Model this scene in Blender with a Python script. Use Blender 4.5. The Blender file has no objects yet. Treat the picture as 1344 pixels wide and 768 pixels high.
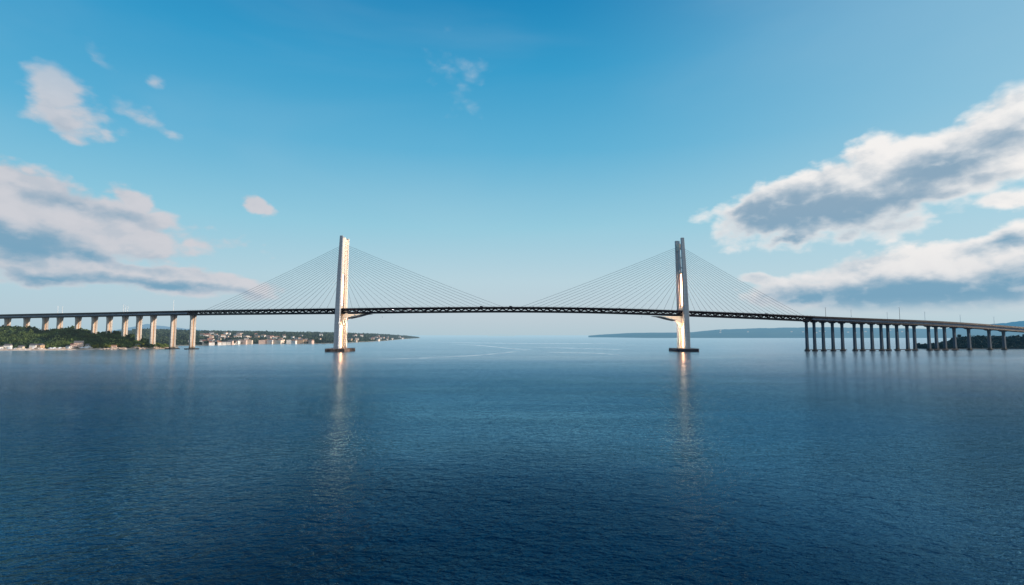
import bpy, bmesh, math, random
from mathutils import Vector, Matrix, noise
R = math.radians
random.seed(11)
sc = bpy.context.scene
col = sc.collection
PI = math.pi

# ------------------------------------------------------------------ camera
F = 720.0; CAMH = 28.0; PITCH = math.atan(56.0/F)
cam = bpy.data.cameras.new('camera'); camo = bpy.data.objects.new('camera', cam); col.objects.link(camo)
camo.location = (0, 0, CAMH); camo.rotation_euler = (PI/2 + PITCH, 0, 0)
cam.sensor_width = 36; cam.lens = 36*F/1344.0; cam.clip_start = 1; cam.clip_end = 200000
sc.camera = camo
CP, SP = math.cos(PITCH), math.sin(PITCH)
def at(px, py, D):
    """real-world point measured from the photograph at ground distance D"""
    a = (px-672)/F; b = (384-py)/F
    t = D/(CP - b*SP)
    return Vector((a*t, D, CAMH + t*(SP + b*CP)))
def lerp_table(tab, x):
    if x <= tab[0][0]: return tab[0][1]
    for (x0, y0), (x1, y1) in zip(tab, tab[1:]):
        if x <= x1:
            t = (x-x0)/(x1-x0); return y0 + (y1-y0)*t
    return tab[-1][1]
def smooth_table(tab, x):
    n = len(tab)
    if x <= tab[0][0]: return tab[0][1]
    if x >= tab[-1][0]: return tab[-1][1]
    for i in range(n-1):
        if x <= tab[i+1][0]:
            x0, y0 = tab[i]; x1, y1 = tab[i+1]
            def m(k):
                if k <= 0: return (tab[1][1]-tab[0][1])/(tab[1][0]-tab[0][0])
                if k >= n-1: return (tab[-1][1]-tab[-2][1])/(tab[-1][0]-tab[-2][0])
                return (tab[k+1][1]-tab[k-1][1])/(tab[k+1][0]-tab[k-1][0])
            h = x1-x0; t = (x-x0)/h
            return ((2*t**3-3*t*t+1)*y0 + (t**3-2*t*t+t)*h*m(i) + (-2*t**3+3*t*t)*y1 + (t**3-t*t)*h*m(i+1))
def sstep(t):
    t = max(0, min(1, t)); return t*t*(3-2*t)

# ------------------------------------------------------------------ materials
HAZE = (0.42, 0.55, 0.63)
def s2l(c): return tuple(((v/255)/12.92 if v/255 <= .04045 else ((v/255+.055)/1.055)**2.4) for v in c)
class NT:
    def __init__(s, tree): s.t = tree; s.n = tree.nodes; s.l = tree.links
    def node(s, typ, ins=None, **kw):
        n = s.n.new(typ)
        for k, v in kw.items(): setattr(n, k, v)
        if ins:
            for k, v in ins.items():
                if hasattr(v, 'is_output'): s.l.new(v, n.inputs[k])
                else: n.inputs[k].default_value = v
        return n
    def math(s, op, a, b=None, c=None, clamp=False):
        n = s.n.new('ShaderNodeMath'); n.operation = op; n.use_clamp = clamp
        for i, v in enumerate((a, b, c)):
            if v is None: continue
            if hasattr(v, 'is_output'): s.l.new(v, n.inputs[i])
            else: n.inputs[i].default_value = v
        return n.outputs[0]
    def mixc(s, f, a, b, mode='MIX'):
        n = s.n.new('ShaderNodeMix'); n.data_type = 'RGBA'; n.blend_type = mode
        for k, v in ((0, f), (6, a), (7, b)):
            if hasattr(v, 'is_output'): s.l.new(v, n.inputs[k])
            else:
                if k > 0 and len(v) == 3: v = (*v, 1)
                n.inputs[k].default_value = v
        return n.outputs[2]
    def ss(s, v, lo, hi):
        n = s.node('ShaderNodeMapRange', {'Value': v, 'From Min': lo, 'From Max': hi}, interpolation_type='SMOOTHSTEP')
        return n.outputs[0]
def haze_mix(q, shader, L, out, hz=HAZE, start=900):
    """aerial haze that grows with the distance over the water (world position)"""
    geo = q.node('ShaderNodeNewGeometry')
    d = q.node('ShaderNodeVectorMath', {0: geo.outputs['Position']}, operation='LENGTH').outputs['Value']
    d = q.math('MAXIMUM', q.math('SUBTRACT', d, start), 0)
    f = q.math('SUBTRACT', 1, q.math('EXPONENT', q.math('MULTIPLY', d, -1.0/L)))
    em = q.node('ShaderNodeEmission', {'Color': (*hz, 1), 'Strength': 1.0})  # haze is painted onto the surface as emitted colour
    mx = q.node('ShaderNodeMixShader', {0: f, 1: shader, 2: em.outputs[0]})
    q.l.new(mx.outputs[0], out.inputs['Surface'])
def mat(name, c1, c2=None, scale=0.3, rough=0.8, metal=0.0, streak=False, haze=14000, bump=0.0, hz=HAZE, start=1050, tex='Position'):
    m = bpy.data.materials.new(name); m.use_nodes = True
    q = NT(m.node_tree); out = q.n['Material Output']; b = q.n['Principled BSDF']
    b.inputs['Roughness'].default_value = rough; b.inputs['Metallic'].default_value = metal
    if 'Specular IOR Level' in b.inputs: b.inputs['Specular IOR Level'].default_value = 0.25
    if c2 is None: c2 = tuple(v*0.7 for v in c1)
    if tex == 'Position': vec = q.node('ShaderNodeNewGeometry').outputs['Position']
    else: vec = q.node('ShaderNodeTexCoord').outputs['Object']
    mp = q.node('ShaderNodeMapping', {'Vector': vec, 'Scale': (scale, scale, scale*(0.12 if streak else 1))})
    nz = q.node('ShaderNodeTexNoise', {'Vector': mp.outputs[0], 'Scale': 1.0, 'Detail': 6.0, 'Roughness': 0.62})
    f = q.ss(nz.outputs[0], 0.33, 0.67)
    c = q.mixc(f, c1, c2)
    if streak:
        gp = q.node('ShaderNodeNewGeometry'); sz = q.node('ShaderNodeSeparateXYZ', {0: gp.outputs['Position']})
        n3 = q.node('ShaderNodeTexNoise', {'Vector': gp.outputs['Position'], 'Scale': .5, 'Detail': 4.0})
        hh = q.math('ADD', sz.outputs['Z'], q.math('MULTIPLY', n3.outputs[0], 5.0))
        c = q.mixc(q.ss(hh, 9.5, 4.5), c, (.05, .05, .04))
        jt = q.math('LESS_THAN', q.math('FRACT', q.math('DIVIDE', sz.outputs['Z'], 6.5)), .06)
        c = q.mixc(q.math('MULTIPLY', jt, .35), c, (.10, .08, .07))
    q.l.new(c, b.inputs['Base Color'])
    if bump:
        bp = q.node('ShaderNodeBump', {'Height': nz.outputs[0], 'Strength': 0.6, 'Distance': bump})
        q.l.new(bp.outputs[0], b.inputs['Normal'])
    if haze: haze_mix(q, b.outputs[0], haze, out, hz, start)
    return m
def leafmat(name, dark, light, scale, haze=14000, hz=HAZE):
    m = bpy.data.materials.new(name); m.use_nodes = True
    q = NT(m.node_tree); out = q.n['Material Output']; b = q.n['Principled BSDF']
    b.inputs['Roughness'].default_value = 0.85; b.inputs['Specular IOR Level'].default_value = 0.1
    geo = q.node('ShaderNodeNewGeometry')
    nz = q.node('ShaderNodeTexNoise', {'Vector': geo.outputs['Position'], 'Scale': scale, 'Detail': 4.0})
    oi = q.node('ShaderNodeObjectInfo')
    f = q.math('ADD', q.math('MULTIPLY', nz.outputs[0], 2.6), q.math('MULTIPLY', oi.outputs['Random'], 0.3))
    f = q.math('SUBTRACT', f, 1.05, clamp=True)
    q.l.new(q.mixc(f, dark, light), b.inputs['Base Color'])
    haze_mix(q, b.outputs[0], haze, out, hz)
    return m
M = {}
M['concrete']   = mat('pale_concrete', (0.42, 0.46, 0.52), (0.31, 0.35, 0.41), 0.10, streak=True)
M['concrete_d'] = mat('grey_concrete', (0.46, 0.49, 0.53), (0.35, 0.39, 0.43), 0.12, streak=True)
M['warm']       = mat('warm_lit_concrete', (0.80, 0.70, 0.61), (0.66, 0.52, 0.42), 0.22, streak=True)  # warm light on the span-facing walls is put into this albedo
M['cream']      = mat('cream_lit_concrete', (0.88, 0.81, 0.74), (0.80, 0.68, 0.57), 0.10, streak=True)  # lit copy of the pylon concrete, warm light mixed into its colour
M['rust']       = mat('stained_concrete', (0.42, 0.24, 0.14), (0.62, 0.44, 0.30), 0.3, streak=True)
M['pierw']      = mat('sandy_concrete', (0.60, 0.56, 0.52), (0.34, 0.31, 0.29), 0.25, streak=True)
M['pierd']      = mat('shaded_pier_concrete', (0.06, 0.105, 0.155), (0.03, 0.06, 0.095), 0.2, streak=True)  # shade of the backlit right piers is put into the albedo
M['steel']      = mat('dark_steel', (0.010, 0.011, 0.020), (0.018, 0.016, 0.024), 0.4, rough=0.5, haze=16000)
M['steel2']     = mat('maroon_steel', (0.026, 0.016, 0.026), (0.010, 0.011, 0.022), 0.15, rough=0.5, haze=16000)
M['fascia']     = mat('pale_fascia', (0.30, 0.36, 0.46), (0.22, 0.27, 0.36), 0.05)
M['asphalt']    = mat('asphalt', (0.05, 0.05, 0.055))
M['cable']      = mat('cable_steel', (0.15, 0.20, 0.26), (0.11, 0.15, 0.21), 0.1, rough=1.0)
M['mast']       = mat('galvanised_steel', (0.85, 0.87, 0.90), (0.78, 0.8, 0.83), 0.2)
M['foot_d']     = mat('wet_dark_concrete', (0.035, 0.045, 0.06), (0.02, 0.025, 0.04), 0.3)
M['foot_w']     = mat('brown_stained_concrete', (0.24, 0.17, 0.14), (0.05, 0.04, 0.04), 0.35, streak=False)

M['strip'] = bpy.data.materials.new('added_glow'); M['strip'].use_nodes = True
_s = M['strip'].node_tree.nodes['Principled BSDF']; _s.inputs['Emission Color'].default_value = (1, .46, .22, 1); _s.inputs['Emission Strength'].default_value = 15  # added emitter for the pylons' warm glow and water streaks

def thing(name, label, cat, loc=(0, 0, 0), rz=0, group=None, kind=None):
    o = bpy.data.objects.new(name, None); col.objects.link(o)
    o.location = loc; o.rotation_euler = (0, 0, rz); o['label'] = label; o['category'] = cat
    o.empty_display_size = 1
    if group: o['group'] = group
    if kind: o['kind'] = kind
    return o
def tag(o, label, cat, group=None, kind=None):
    o['label'] = label; o['category'] = cat
    if group: o['group'] = group
    if kind: o['kind'] = kind
    return o

class MB:
    def __init__(s): s.v = []; s.f = []; s.mi = []
    def add(s, vs, fs, mi=0):
        k = len(s.v); s.v += [tuple(v) for v in vs]; s.f += [tuple(i+k for i in f) for f in fs]; s.mi += [mi]*len(fs)
    def loft(s, secs, mi=0, caps=True):
        n = len(secs[0]); vs = [p for q in secs for p in q]; fs = []
        for i in range(len(secs)-1):
            for j in range(n):
                a = i*n+j; b = i*n+(j+1) % n
                fs.append((a, b, b+n, a+n))
        if caps: fs.append(tuple(range(n-1, -1, -1))); fs.append(tuple((len(secs)-1)*n+j for j in range(n)))
        s.add(vs, fs, mi)
    def box(s, x0, x1, y0, y1, z0, z1, mi=0):
        s.loft([[(x0, y0, z0), (x1, y0, z0), (x1, y1, z0), (x0, y1, z0)], [(x0, y0, z1), (x1, y0, z1), (x1, y1, z1), (x0, y1, z1)]], mi)
    def tube(s, a, b, r0, r1=None, n=6, mi=0):
        a = Vector(a); b = Vector(b); r1 = r0 if r1 is None else r1
        d = (b-a).normalized(); u = d.orthogonal().normalized(); w = d.cross(u)
        s.loft([[p + (u*math.cos(2*PI*k/n) + w*math.sin(2*PI*k/n))*r for k in range(n)] for p, r in ((a, r0), (b, r1))], mi)
    def prism_y(s, pts, y0, y1, mi=0):
        s.loft([[(x, y0, z) for x, z in pts], [(x, y1, z) for x, z in pts]], mi)
    def build(s, name, mats, parent=None, smooth=False, loc=None):
        me = bpy.data.meshes.new(name); me.from_pydata(s.v, [], s.f); me.update()
        if not isinstance(mats, (list, tuple)): mats = [mats]
        for m in mats: me.materials.append(m)
        if len(mats) > 1:
            for p, i in zip(me.polygons, s.mi): p.material_index = i
        bm = bmesh.new(); bm.from_mesh(me); bmesh.ops.recalc_face_normals(bm, faces=bm.faces); bm.to_mesh(me); bm.free()
        if smooth:
            for p in me.polygons: p.use_smooth = True
        o = bpy.data.objects.new(name, me); col.objects.link(o)
        if parent: o.parent = parent
        if loc: o.location = loc
        return o

# ------------------------------------------------------------------ bridge line
PATH = [(-1900, 1400), (-1500, 1330), (-1160, 1245), (-900, 1180), (-640, 1098), (-460, 1010), (-300, 960), (0, 960), (300, 960), (520, 966), (760, 1000), (989, 1060), (1300, 1150), (1700, 1280)]
def pathY(X): return smooth_table(PATH, X)
DECKPX = [(-100, 416.5), (0, 413.3), (120, 410.8), (254, 408.0), (350, 406.4), (447, 405.2), (560, 403.9), (672, 403.3), (780, 404.5), (890, 408.0), (980, 411.5), (1060, 415.2), (1130, 418.0), (1220, 421.6), (1280, 425.4), (1344, 430.4), (1450, 438)]
def X_of_px(px):
    lo, hi = -2200, 2200
    for _ in range(50):
        m = (lo+hi)/2
        Y = pathY(m); z = at(px, 408, Y)
        if m < z.x: lo = m
        else: hi = m
    return (lo+hi)/2
# a smooth deck level as a function of X
LV = []
for px, py in DECKPX:
    X = X_of_px(px); LV.append((X, at(px, py, pathY(X)).z))
LV = [(-1900, LV[0][1]-3)] + LV + [(1900, LV[-1][1]-8)]
def deckZ(X): return smooth_table(LV, X)
def frame(X):
    dx = 4.0
    t = Vector((2*dx, pathY(X+dx)-pathY(X-dx), 0)).normalized()
    n = Vector((-t.y, t.x, 0))      # away from the camera side
    return Vector((X, pathY(X), deckZ(X))), t, n
def sweep(mb, xs, y0, y1, z0, z1, mi=0):
    secs = []
    for X in xs:
        p, t, n = frame(X)
        secs.append([p+n*y0+Vector((0, 0, z0)), p+n*y1+Vector((0, 0, z0)), p+n*y1+Vector((0, 0, z1)), p+n*y0+Vector((0, 0, z1))])
    mb.loft(secs, mi)
def frange(a, b, st):
    n = max(1, int(round((b-a)/st))); return [a+(b-a)*i/n for i in range(n+1)]

XL, XR = X_of_px(252), X_of_px(1062)
TX = 298.8
# ---- main bridge
bridge = thing('cable_stayed_bridge', 'long cable-stayed bridge with two pale pylons standing in the water', 'bridge', (0, 960, 0))
def bparent(o, p=None):
    o.parent = p or bridge
    if p is None or p is bridge: o.matrix_parent_inverse = Matrix.Translation((0, -960, 0))
    return o
xs = frange(XL, XR, 12)
mb = MB(); sweep(mb, xs, -14, 14, -1.5, -0.9); sweep(mb, xs, -14.2, -13.8, -1.9, 0.0); sweep(mb, xs, 13.8, 14.2, -1.9, 0.0)
bparent(mb.build('deck_edge', M['steel2']))
mb = MB(); sweep(mb, xs, -13.7, 13.7, -0.9, -0.75); bparent(mb.build('roadway', M['asphalt']))
mb = MB(); sweep(mb, xs, -8.0, 8.0, -9.3, -6.3); sweep(mb, xs, -8, -6.8, -2.9, -1.5); sweep(mb, xs, 6.8, 8, -2.9, -1.5)
bparent(mb.build('chord', M['steel']))
for side, hwid, th_ in ((-7.4, .95, .35), (7.4, .38, .2)):
    # continuous zigzag of diagonals between the chords
    mb = MB(); nodes = frange(XL+1, XR-1, 6.5); secs = []
    for k, X in enumerate(nodes):
        p, t, n = frame(X); o = n*side
        z = -6.1 if k % 2 else -3.1
        c = p+o+Vector((0, 0, z)); hh = hwid + .35*(k % 3 == 0)
        secs.append([c-n*th_-t*0-Vector((0, 0, hh)), c+n*th_-Vector((0, 0, hh)), c+n*th_+Vector((0, 0, hh)), c-n*th_+Vector((0, 0, hh))])
    mb.loft(secs)
    bparent(mb.build('truss_web', M['steel2']))
# parapet posts and wire rail
mb = MB()
for X in frange(XL, XR, 6.5):
    p, t, n = frame(X); a = p - n*14.0
    mb.box(a.x-.12, a.x+.12, a.y-.1, a.y+.1, a.z, a.z+1.1)
sweep(mb, xs, -14.05, -13.95, 1.0, 1.12)
bparent(mb.build('railing', M['steel']))

def tower(s, zs, glaze):
    """s = +1: span side is +x (left tower). zs scales the height"""
    e = bpy.data.objects.new('pylon', None); col.objects.link(e)
    e.location = (-s*TX, 0, 0); e.parent = bridge
    H = 203.5*zs
    def sx(v): return v*s
    def leg(side):
        mb = MB(); secs = []
        for z, xo, xi, yf, yb in ((4.5, -4.4, 4.1, 24.5, 15.5), (40, -4.3, 4.0, 23.3, 15.2), (78, -4.0, 3.8, 21.8, 14.4), (140, -2.2, 4.4, 20.3, 14.2), (H, .2, 5.4, 19.0, 14.2)):
            q = [(sx(xo), side*yf, z), (sx(xi), side*yf, z), (sx(xi), side*yb, z), (sx(xo), side*yb, z)]
            secs.append(q)
        mb.loft(secs); return mb
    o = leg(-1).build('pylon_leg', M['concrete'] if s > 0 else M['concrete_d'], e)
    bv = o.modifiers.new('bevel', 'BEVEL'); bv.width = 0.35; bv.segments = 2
    o = leg(1).build('pylon_leg', M['cream'] if s > 0 else M['concrete_d'], e)  # left far leg takes the lit copy for its warm face
    # web wall between the legs
    def web(z0, z1, a, y0, y1, m, name, ox=0):
        mb = MB(); secs = []
        for i in range(9):
            z = z0+(z1-z0)*i/8; t = (z/200.0)
            xo = lerp_table([(0, -3.0), (78, -2.8), (140, -1.2), (204, 1.0)], z) + a + ox
            xi = lerp_table([(0, 3.0), (78, 2.8), (140, 3.4), (204, 4.6)], z) - a
            yy0 = lerp_table([(0, 15.6), (78, 14.5), (140, 14.3), (204, 14.3)], z)
            f0 = y0*yy0; f1 = y1*yy0
            secs.append([(sx(xo), f0, z), (sx(xi), f0, z), (sx(xi), f1, z), (sx(xo), f1, z)])
        mb.loft(secs); return mb.build(name, m, e)
    web(4.4, 137, 0, -1, 1, M['warm'], 'web_wall')
    web(5, 64, -.12, 0.1, 0.34, M['rust'], 'dark_slot_strip')  # proud rust-toned strip, its dark colour standing for a shaded slot
    web(78, 134, -.10, -0.25, 0.28, M['pierw'], 'recess_tone_panel')  # stands slightly proud; the darker tone paints the shade of a recess
    web(78, 133, -.25, 0.28, 0.38, M['rust'], 'dark_slot_strip')  # slot shade again painted as a dark proud strip
    if s > 0:
        web(137.02, H-3, 0.05, -1, 1, M['cream'], 'upper_web')
        web(H-9, H-1, -.5, -0.5, 0.1, M['cream'], 'anchor_head')
        for k in range(13):
            z = 148+k*3.9; y = (-.35, .1, -.2, .25)[k % 4]
            web(z, z+1.6, -.22, y, y+.22, M['rust'], 'anchor_slot')
    else:
        web(137.02, H-3, -.4, -.10, .28, M['concrete_d'], 'anchor_mast', 2.6)
        web(H-18, H-8, -.5, -.14, .95, M['warm'], 'anchor_head')  # warm glow at the head is put into its colour
        for k in range(3):
            web(146+k*17, 147.2+k*17, 1.2, -1, 1, M['concrete_d'], 'cross_strut')
    # corbel carrying the deck toward the main span
    zb = deckZ(-s*TX) - 9.45
    mb = MB(); mb.prism_y([(sx(3.2), zb), (sx(44), zb), (sx(30), zb-4.0), (sx(16), zb-7.0), (sx(9.5), zb-9.2), (sx(5.8), zb-13.5), (sx(3.2), zb-20)], -10, 10)
    mb.build('corbel', M['cream'], e)
    mb = MB(); mb.prism_y([(sx(54), zb-.05), (sx(44.5), zb-1.1), (sx(30), zb-5.2), (sx(16), zb-8.2), (sx(16), zb-7.1), (sx(30), zb-4.1), (sx(44.2), zb-.1)], -10.5, 10.5)
    mb.build('corbel_chord', M['steel'], e)
    mb = MB(); mb.box(-7, 7, -14.3, 14.3, zb-2.4, zb-.05); mb.build('crossbeam', M['rust'] if s > 0 else M['warm'], e)
    for z0, z1 in ((8, 52), (80, 134)): web(z0, z1, -.9, -.62, -.42, M['strip'], 'added_glow_strip')  # glowing strips added to the walls to light up the water reflection
    # footing
    mb = MB(); mb.loft([[(x*a, y*b, z) for x, y in ((-16, -30), (16, -30), (19, -24), (19, 24), (16, 30), (-16, 30), (-19, 24), (-19, -24))] for a, b, z in ((1, 1, -4), (1, 1, 4.1), (.95, .96, 4.9))])
    mb.build('footing', M['foot_w'] if s > 0 else M['foot_d'], e)
    mb = MB()
    for k in range(14):
        y = -28+k*56/13
        for x in (-17.5, 17.5): mb.box(x-.15, x+.15, y-.15, y+.15, 4.5, 5.9)
    for x in (-17.5, 17.5): mb.box(x-.1, x+.1, -28, 28, 5.8, 6.0)
    mb.build('guard_rail', M['steel'], e)
    return e, H
tl, HL = tower(1, .985, False)
tr, HR = tower(-1, 0.967, True)

# stay cables: one mesh each
NC = 20
for s, H in ((1, HL), (-1, HR)):
    Xt = -s*(TX-2.4)
    for fan in (0, 1):
        for i in range(NC):
            t = i/(NC-1)
            zt = H - 13 - (1-t)*56
            if fan == 0:                     # main span
                Xd = -s*(TX - 14) + s*(6 + t*266)
            else:
                end = XL+30 if s > 0 else XR-8
                Xd = Xt + (-s*14)*(1-t) + (end-Xt)*t
            xa = Xt + (s*1.8 if fan == 0 else -s*1.8)
            p, tt, n = frame(Xd)
            off = 0
            mbk = MB(); a = Vector((xa, 960, zt)); b = Vector((Xd, p.y + off, p.z-0.7))
            L = (b-a).length; sag = L*0.006; prev = a; pts = []
            for k in range(7):
                u = k/6; q = a.lerp(b, u); q.z -= sag*4*u*(1-u); pts.append(q)
            r = 0.21
            d = (b-a).normalized(); uu = d.orthogonal().normalized(); w = d.cross(uu)
            mbk.loft([[q + (uu*math.cos(2*PI*j/6)+w*math.sin(2*PI*j/6))*r for j in range(6)] for q in pts])
            bparent(mbk.build('stay_cable', M['cable'], None, smooth=True))

# ---- approach viaducts
def viaduct(name, label, x0, x1, piers, kind, caps=()):
    e = thing(name, label, 'viaduct', (x0 if kind == 'left' else x1, pathY((x0+x1)/2), 0))
    base = e.location.copy()
    def par(o, p=None):
        o.parent = p or e
        if p is None: o.matrix_parent_inverse = Matrix.Translation(-base)
        return o
    xs = frange(x0, x1, 14)
    mb = MB(); sweep(mb, xs, -13.5, 13.5, -3.2, -1.0); sweep(mb, xs, -13.7, -13.2, -2.6, 0); sweep(mb, xs, 13.2, 13.7, -2.6, 0)
    par(mb.build('deck_edge', M['steel']))
    mb = MB(); sweep(mb, xs, -13.2, 13.2, -1, -.8); par(mb.build('roadway', M['asphalt']))
    mb = MB(); sweep(mb, xs, -10.5, 10.5, -6.4, -3.2); par(mb.build('box_girder', M['fascia']))
    mb = MB(); sweep(mb, xs, -10.9, 10.9, -8.6, -6.4); par(mb.build('girder_flange', M['steel']))
    for px, zb in piers:
        X = X_of_px(px); p, t, n = frame(X)
        ang = math.atan2(t.y, t.x)
        pe = bpy.data.objects.new('pier', None); col.objects.link(pe); pe.location = (p.x, p.y, 0); pe.rotation_euler = (0, 0, ang)
        par(pe)
        zt = p.z - 8.62
        if kind == 'left':
            for side in (-1, 1):
                mb = MB()
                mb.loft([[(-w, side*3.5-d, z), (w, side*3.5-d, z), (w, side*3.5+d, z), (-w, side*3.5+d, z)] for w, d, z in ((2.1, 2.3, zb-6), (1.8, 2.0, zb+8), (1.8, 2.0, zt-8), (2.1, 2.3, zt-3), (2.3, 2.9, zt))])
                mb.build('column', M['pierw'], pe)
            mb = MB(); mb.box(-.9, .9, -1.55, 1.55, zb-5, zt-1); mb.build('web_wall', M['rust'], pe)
            if zb < 3:
                mb = MB(); mb.loft([[(x*6.5, y*13, z) for x, y in ((-1, -.8), (-.7, -1), (.7, -1), (1, -.8), (1, .8), (.7, 1), (-.7, 1), (-1, .8))] for z in (-4, 1.9)]); mb.build('footing', M['foot_d'], pe)
        else:
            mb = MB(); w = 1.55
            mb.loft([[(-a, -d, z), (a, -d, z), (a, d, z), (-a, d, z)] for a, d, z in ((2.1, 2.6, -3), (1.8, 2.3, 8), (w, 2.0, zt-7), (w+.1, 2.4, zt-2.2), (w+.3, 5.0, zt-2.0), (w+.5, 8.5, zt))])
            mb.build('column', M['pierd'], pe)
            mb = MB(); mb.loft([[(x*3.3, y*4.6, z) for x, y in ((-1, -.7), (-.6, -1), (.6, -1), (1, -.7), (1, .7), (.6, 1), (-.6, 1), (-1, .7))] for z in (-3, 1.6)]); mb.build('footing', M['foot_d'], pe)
    for a, b in caps:
        mb = MB(); xs2 = frange(X_of_px(a), X_of_px(b), 14)
        secs = []
        for X in xs2:
            p, t, n = frame(X)
            q = Vector((p.x, p.y, 0))
            secs.append([q-n*3+Vector((0, 0, 1.7)), q+n*3+Vector((0, 0, 1.7)), q+n*3+Vector((0, 0, 3.0)), q-n*3+Vector((0, 0, 3.0))])
        mb.loft(secs); par(mb.build('pile_cap_beam', M['foot_d']))
    return e
def baseZ(px, py): return at(px, py, pathY(X_of_px(px))).z
LP = [(254, 0), (228.5, 0)] + [(px, baseZ(px, py)-6) for px, py in ((202, 446), (183.5, 442), (165, 438), (144.5, 433), (125, 432), (103.5, 430), (79.5, 430), (60.5, 430), (36, 430), (11, 429), (-20, 430), (-50, 430))]
viaduct('left_viaduct', 'left approach viaduct on sandy twin-column piers over the wooded headland', -1600, XL-.05, LP, 'left').name = 'approach_viaduct'
RP = [(1057.5, 0), (1067.5, 0), (1079, 0), (1091.5, 0), (1104, 0), (1120, 0), (1129.8, 0), (1142.7, 0), (1155, 0), (1163.8, 0), (1175.5, 0), (1189, 0), (1198.3, 0), (1217, 0), (1226.8, 0), (1237.8, 0), (1250.5, 0), (1269.5, 0), (1296, 0), (1315, 0), (1350, 0)]
viaduct('approach_viaduct', 'right approach viaduct on a close row of dark blue-grey piers', XR+.05, 1500, RP, 'right', ((1055, 1108), (1118, 1166), (1172, 1200), (1215, 1254)))

# ------------------------------------------------------------------ lamp masts on the deck
def lamp_mesh(h):
    mb = MB(); mb.tube((0, 0, 0), (0, 0, h), .30, .20, 6)
    return mb
lamp_specs = [(68.5, 12.5, 'tall pale lamp mast at far left of the deck, taller of a close pair'), (74.5, 12, 'slimmer pale lamp mast just right of the far left mast'),
 (154.5, 12.5, 'pale lamp mast above the middle left piers, leftmost of three'), (157.5, 11, 'pale lamp mast above middle left piers, middle of three'), (160.5, 10, 'pale lamp mast above middle left piers, rightmost of three'),
 (220.5, 17, 'tallest pale lamp mast, above the second pier from the water on the left'),
 (1089.5, 13, 'dark slim lamp mast just right of the last stay cable'), (1123.5, 11.5, 'pale lamp mast over sixth pier of the right viaduct'),
 (1171.5, 10, 'faint short lamp mast over the middle of the right viaduct'), (1188, 17, 'dark tall lamp mast over the middle of the right viaduct'),
 (1221.5, 13, 'pale lamp mast above start of the dark wooded point'), (1268.5, 12, 'pale lamp mast above dark wooded point on the right'), (1313, 13, 'rightmost thin lamp mast near the photo edge')]
def street_lamp(px, h, label, proto=[None]):
    X = X_of_px(px); p, t, n = frame(X); p = p + n*12
    e = thing('street_lamp', label, 'street lamp', (p.x, p.y, p.z-.8), math.atan2(t.y, t.x), 'lamp masts along the approach viaducts')
    h = h*1.4
    mt = M['steel'] if 'dark' in label.split(',')[0].split(' ')[0] else M['mast']
    mb = MB(); mb.tube((0, 0, 0), (0, 0, h), .38, .24, 6); mb.build('pole', mt, e)
    for sgn in (-1, 1):
        mb = MB(); mb.tube((0, 0, h-.2), (0, sgn*1.5, h+.4), .10, .07, 5); mb.build('arm', mt, e)
        mb = MB(); mb.box(-.2, .2, sgn*1.6-.45, sgn*1.6+.45, h+.33, h+.52); mb.build('lamp_head', mt, e)
for px, h, lb in lamp_specs: street_lamp(px, h, lb)

# ------------------------------------------------------------------ vehicles on the bridge
def paint(name, c): return mat(name, c, tuple(v*.85 for v in c), 0.5, rough=0.4)
M['lorry'] = paint('dark_paint', (0.03, 0.035, 0.045)); M['white'] = paint('white_paint', (0.75, 0.75, 0.75)); M['red'] = paint('red_paint', (0.4, 0.04, 0.03)); M['blue'] = paint('blue_paint', (0.05, 0.12, 0.3))
M['tyre'] = mat('tyre_rubber', (0.015, 0.015, 0.015)); M['glass'] = mat('dark_glass', (0.02, 0.03, 0.04), rough=0.1)
def wheels(e, xs_, w, r):
    for x in xs_:
        for sgn in (-1, 1):
            mb = MB(); mb.tube((x, sgn*w-.13, r), (x, sgn*w+.13, r), r, r, 12); mb.build('wheel', M['tyre'], e)
def lorry(px, label, m, m2, lane=-6):
    X = X_of_px(px); p, t, n = frame(X); p = p+n*lane
    e = thing('lorry', label, 'lorry', (p.x, p.y, p.z-.75), math.atan2(t.y, t.x), 'vehicles crossing the bridge')
    mb = MB(); mb.box(-4.5, 2.0, -1.25, 1.25, 1.1, 4.2); mb.build('cargo_box', m2, e)
    mb = MB(); mb.prism_y([(2.3, .6), (4.4, .6), (4.5, 1.9), (4.1, 3.3), (2.3, 3.4)], -1.2, 1.2); mb.build('cab', m, e)
    mb = MB(); mb.prism_y([(4.46, 1.95), (4.52, 1.95), (4.16, 3.0), (4.10, 3.0)], -1.05, 1.05); mb.build('windscreen', M['glass'], e)
    mb = MB(); mb.box(-4.5, 2.3, -.6, .6, .7, 1.1); mb.build('chassis', M['steel'], e)
    wheels(e, (-3.5, -2.3, 3.3), 1.05, .5); e.scale = (.62, .85, .66)
def car(px, label, m, lane=-10):
    X = X_of_px(px); p, t, n = frame(X); p = p+n*lane
    e = thing('car', label, 'car', (p.x, p.y, p.z-.75), math.atan2(t.y, t.x), 'vehicles crossing the bridge')
    mb = MB(); mb.prism_y([(-2.2, .35), (2.2, .35), (2.25, .8), (1.1, 1.0), (.5, 1.5), (-1.3, 1.5), (-2.1, 1.0)], -.9, .9); mb.build('body', m, e)
    mb = MB(); mb.prism_y([(1.0, 1.03), (.48, 1.45), (-1.2, 1.45), (-1.7, 1.05)], -.92, .92); mb.build('window', M['glass'], e)
    wheels(e, (-1.4, 1.4), .8, .33)
lorry(670.5, 'dark lorry at the middle of the main span where the cables meet the deck', M['lorry'], M['lorry'])
lorry(632, 'dark flat-topped lorry on the main span, left of the midspan lorry', M['lorry'], M['lorry'])
lorry(1004, 'small grey-white lorry on the deck among the cables right of right pylon', M['white'], M['white'])
car(700, 'white car right of the midspan lorry', M['white']); car(590, 'red car on the main span nearer the left pylon', M['red'])
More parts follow.
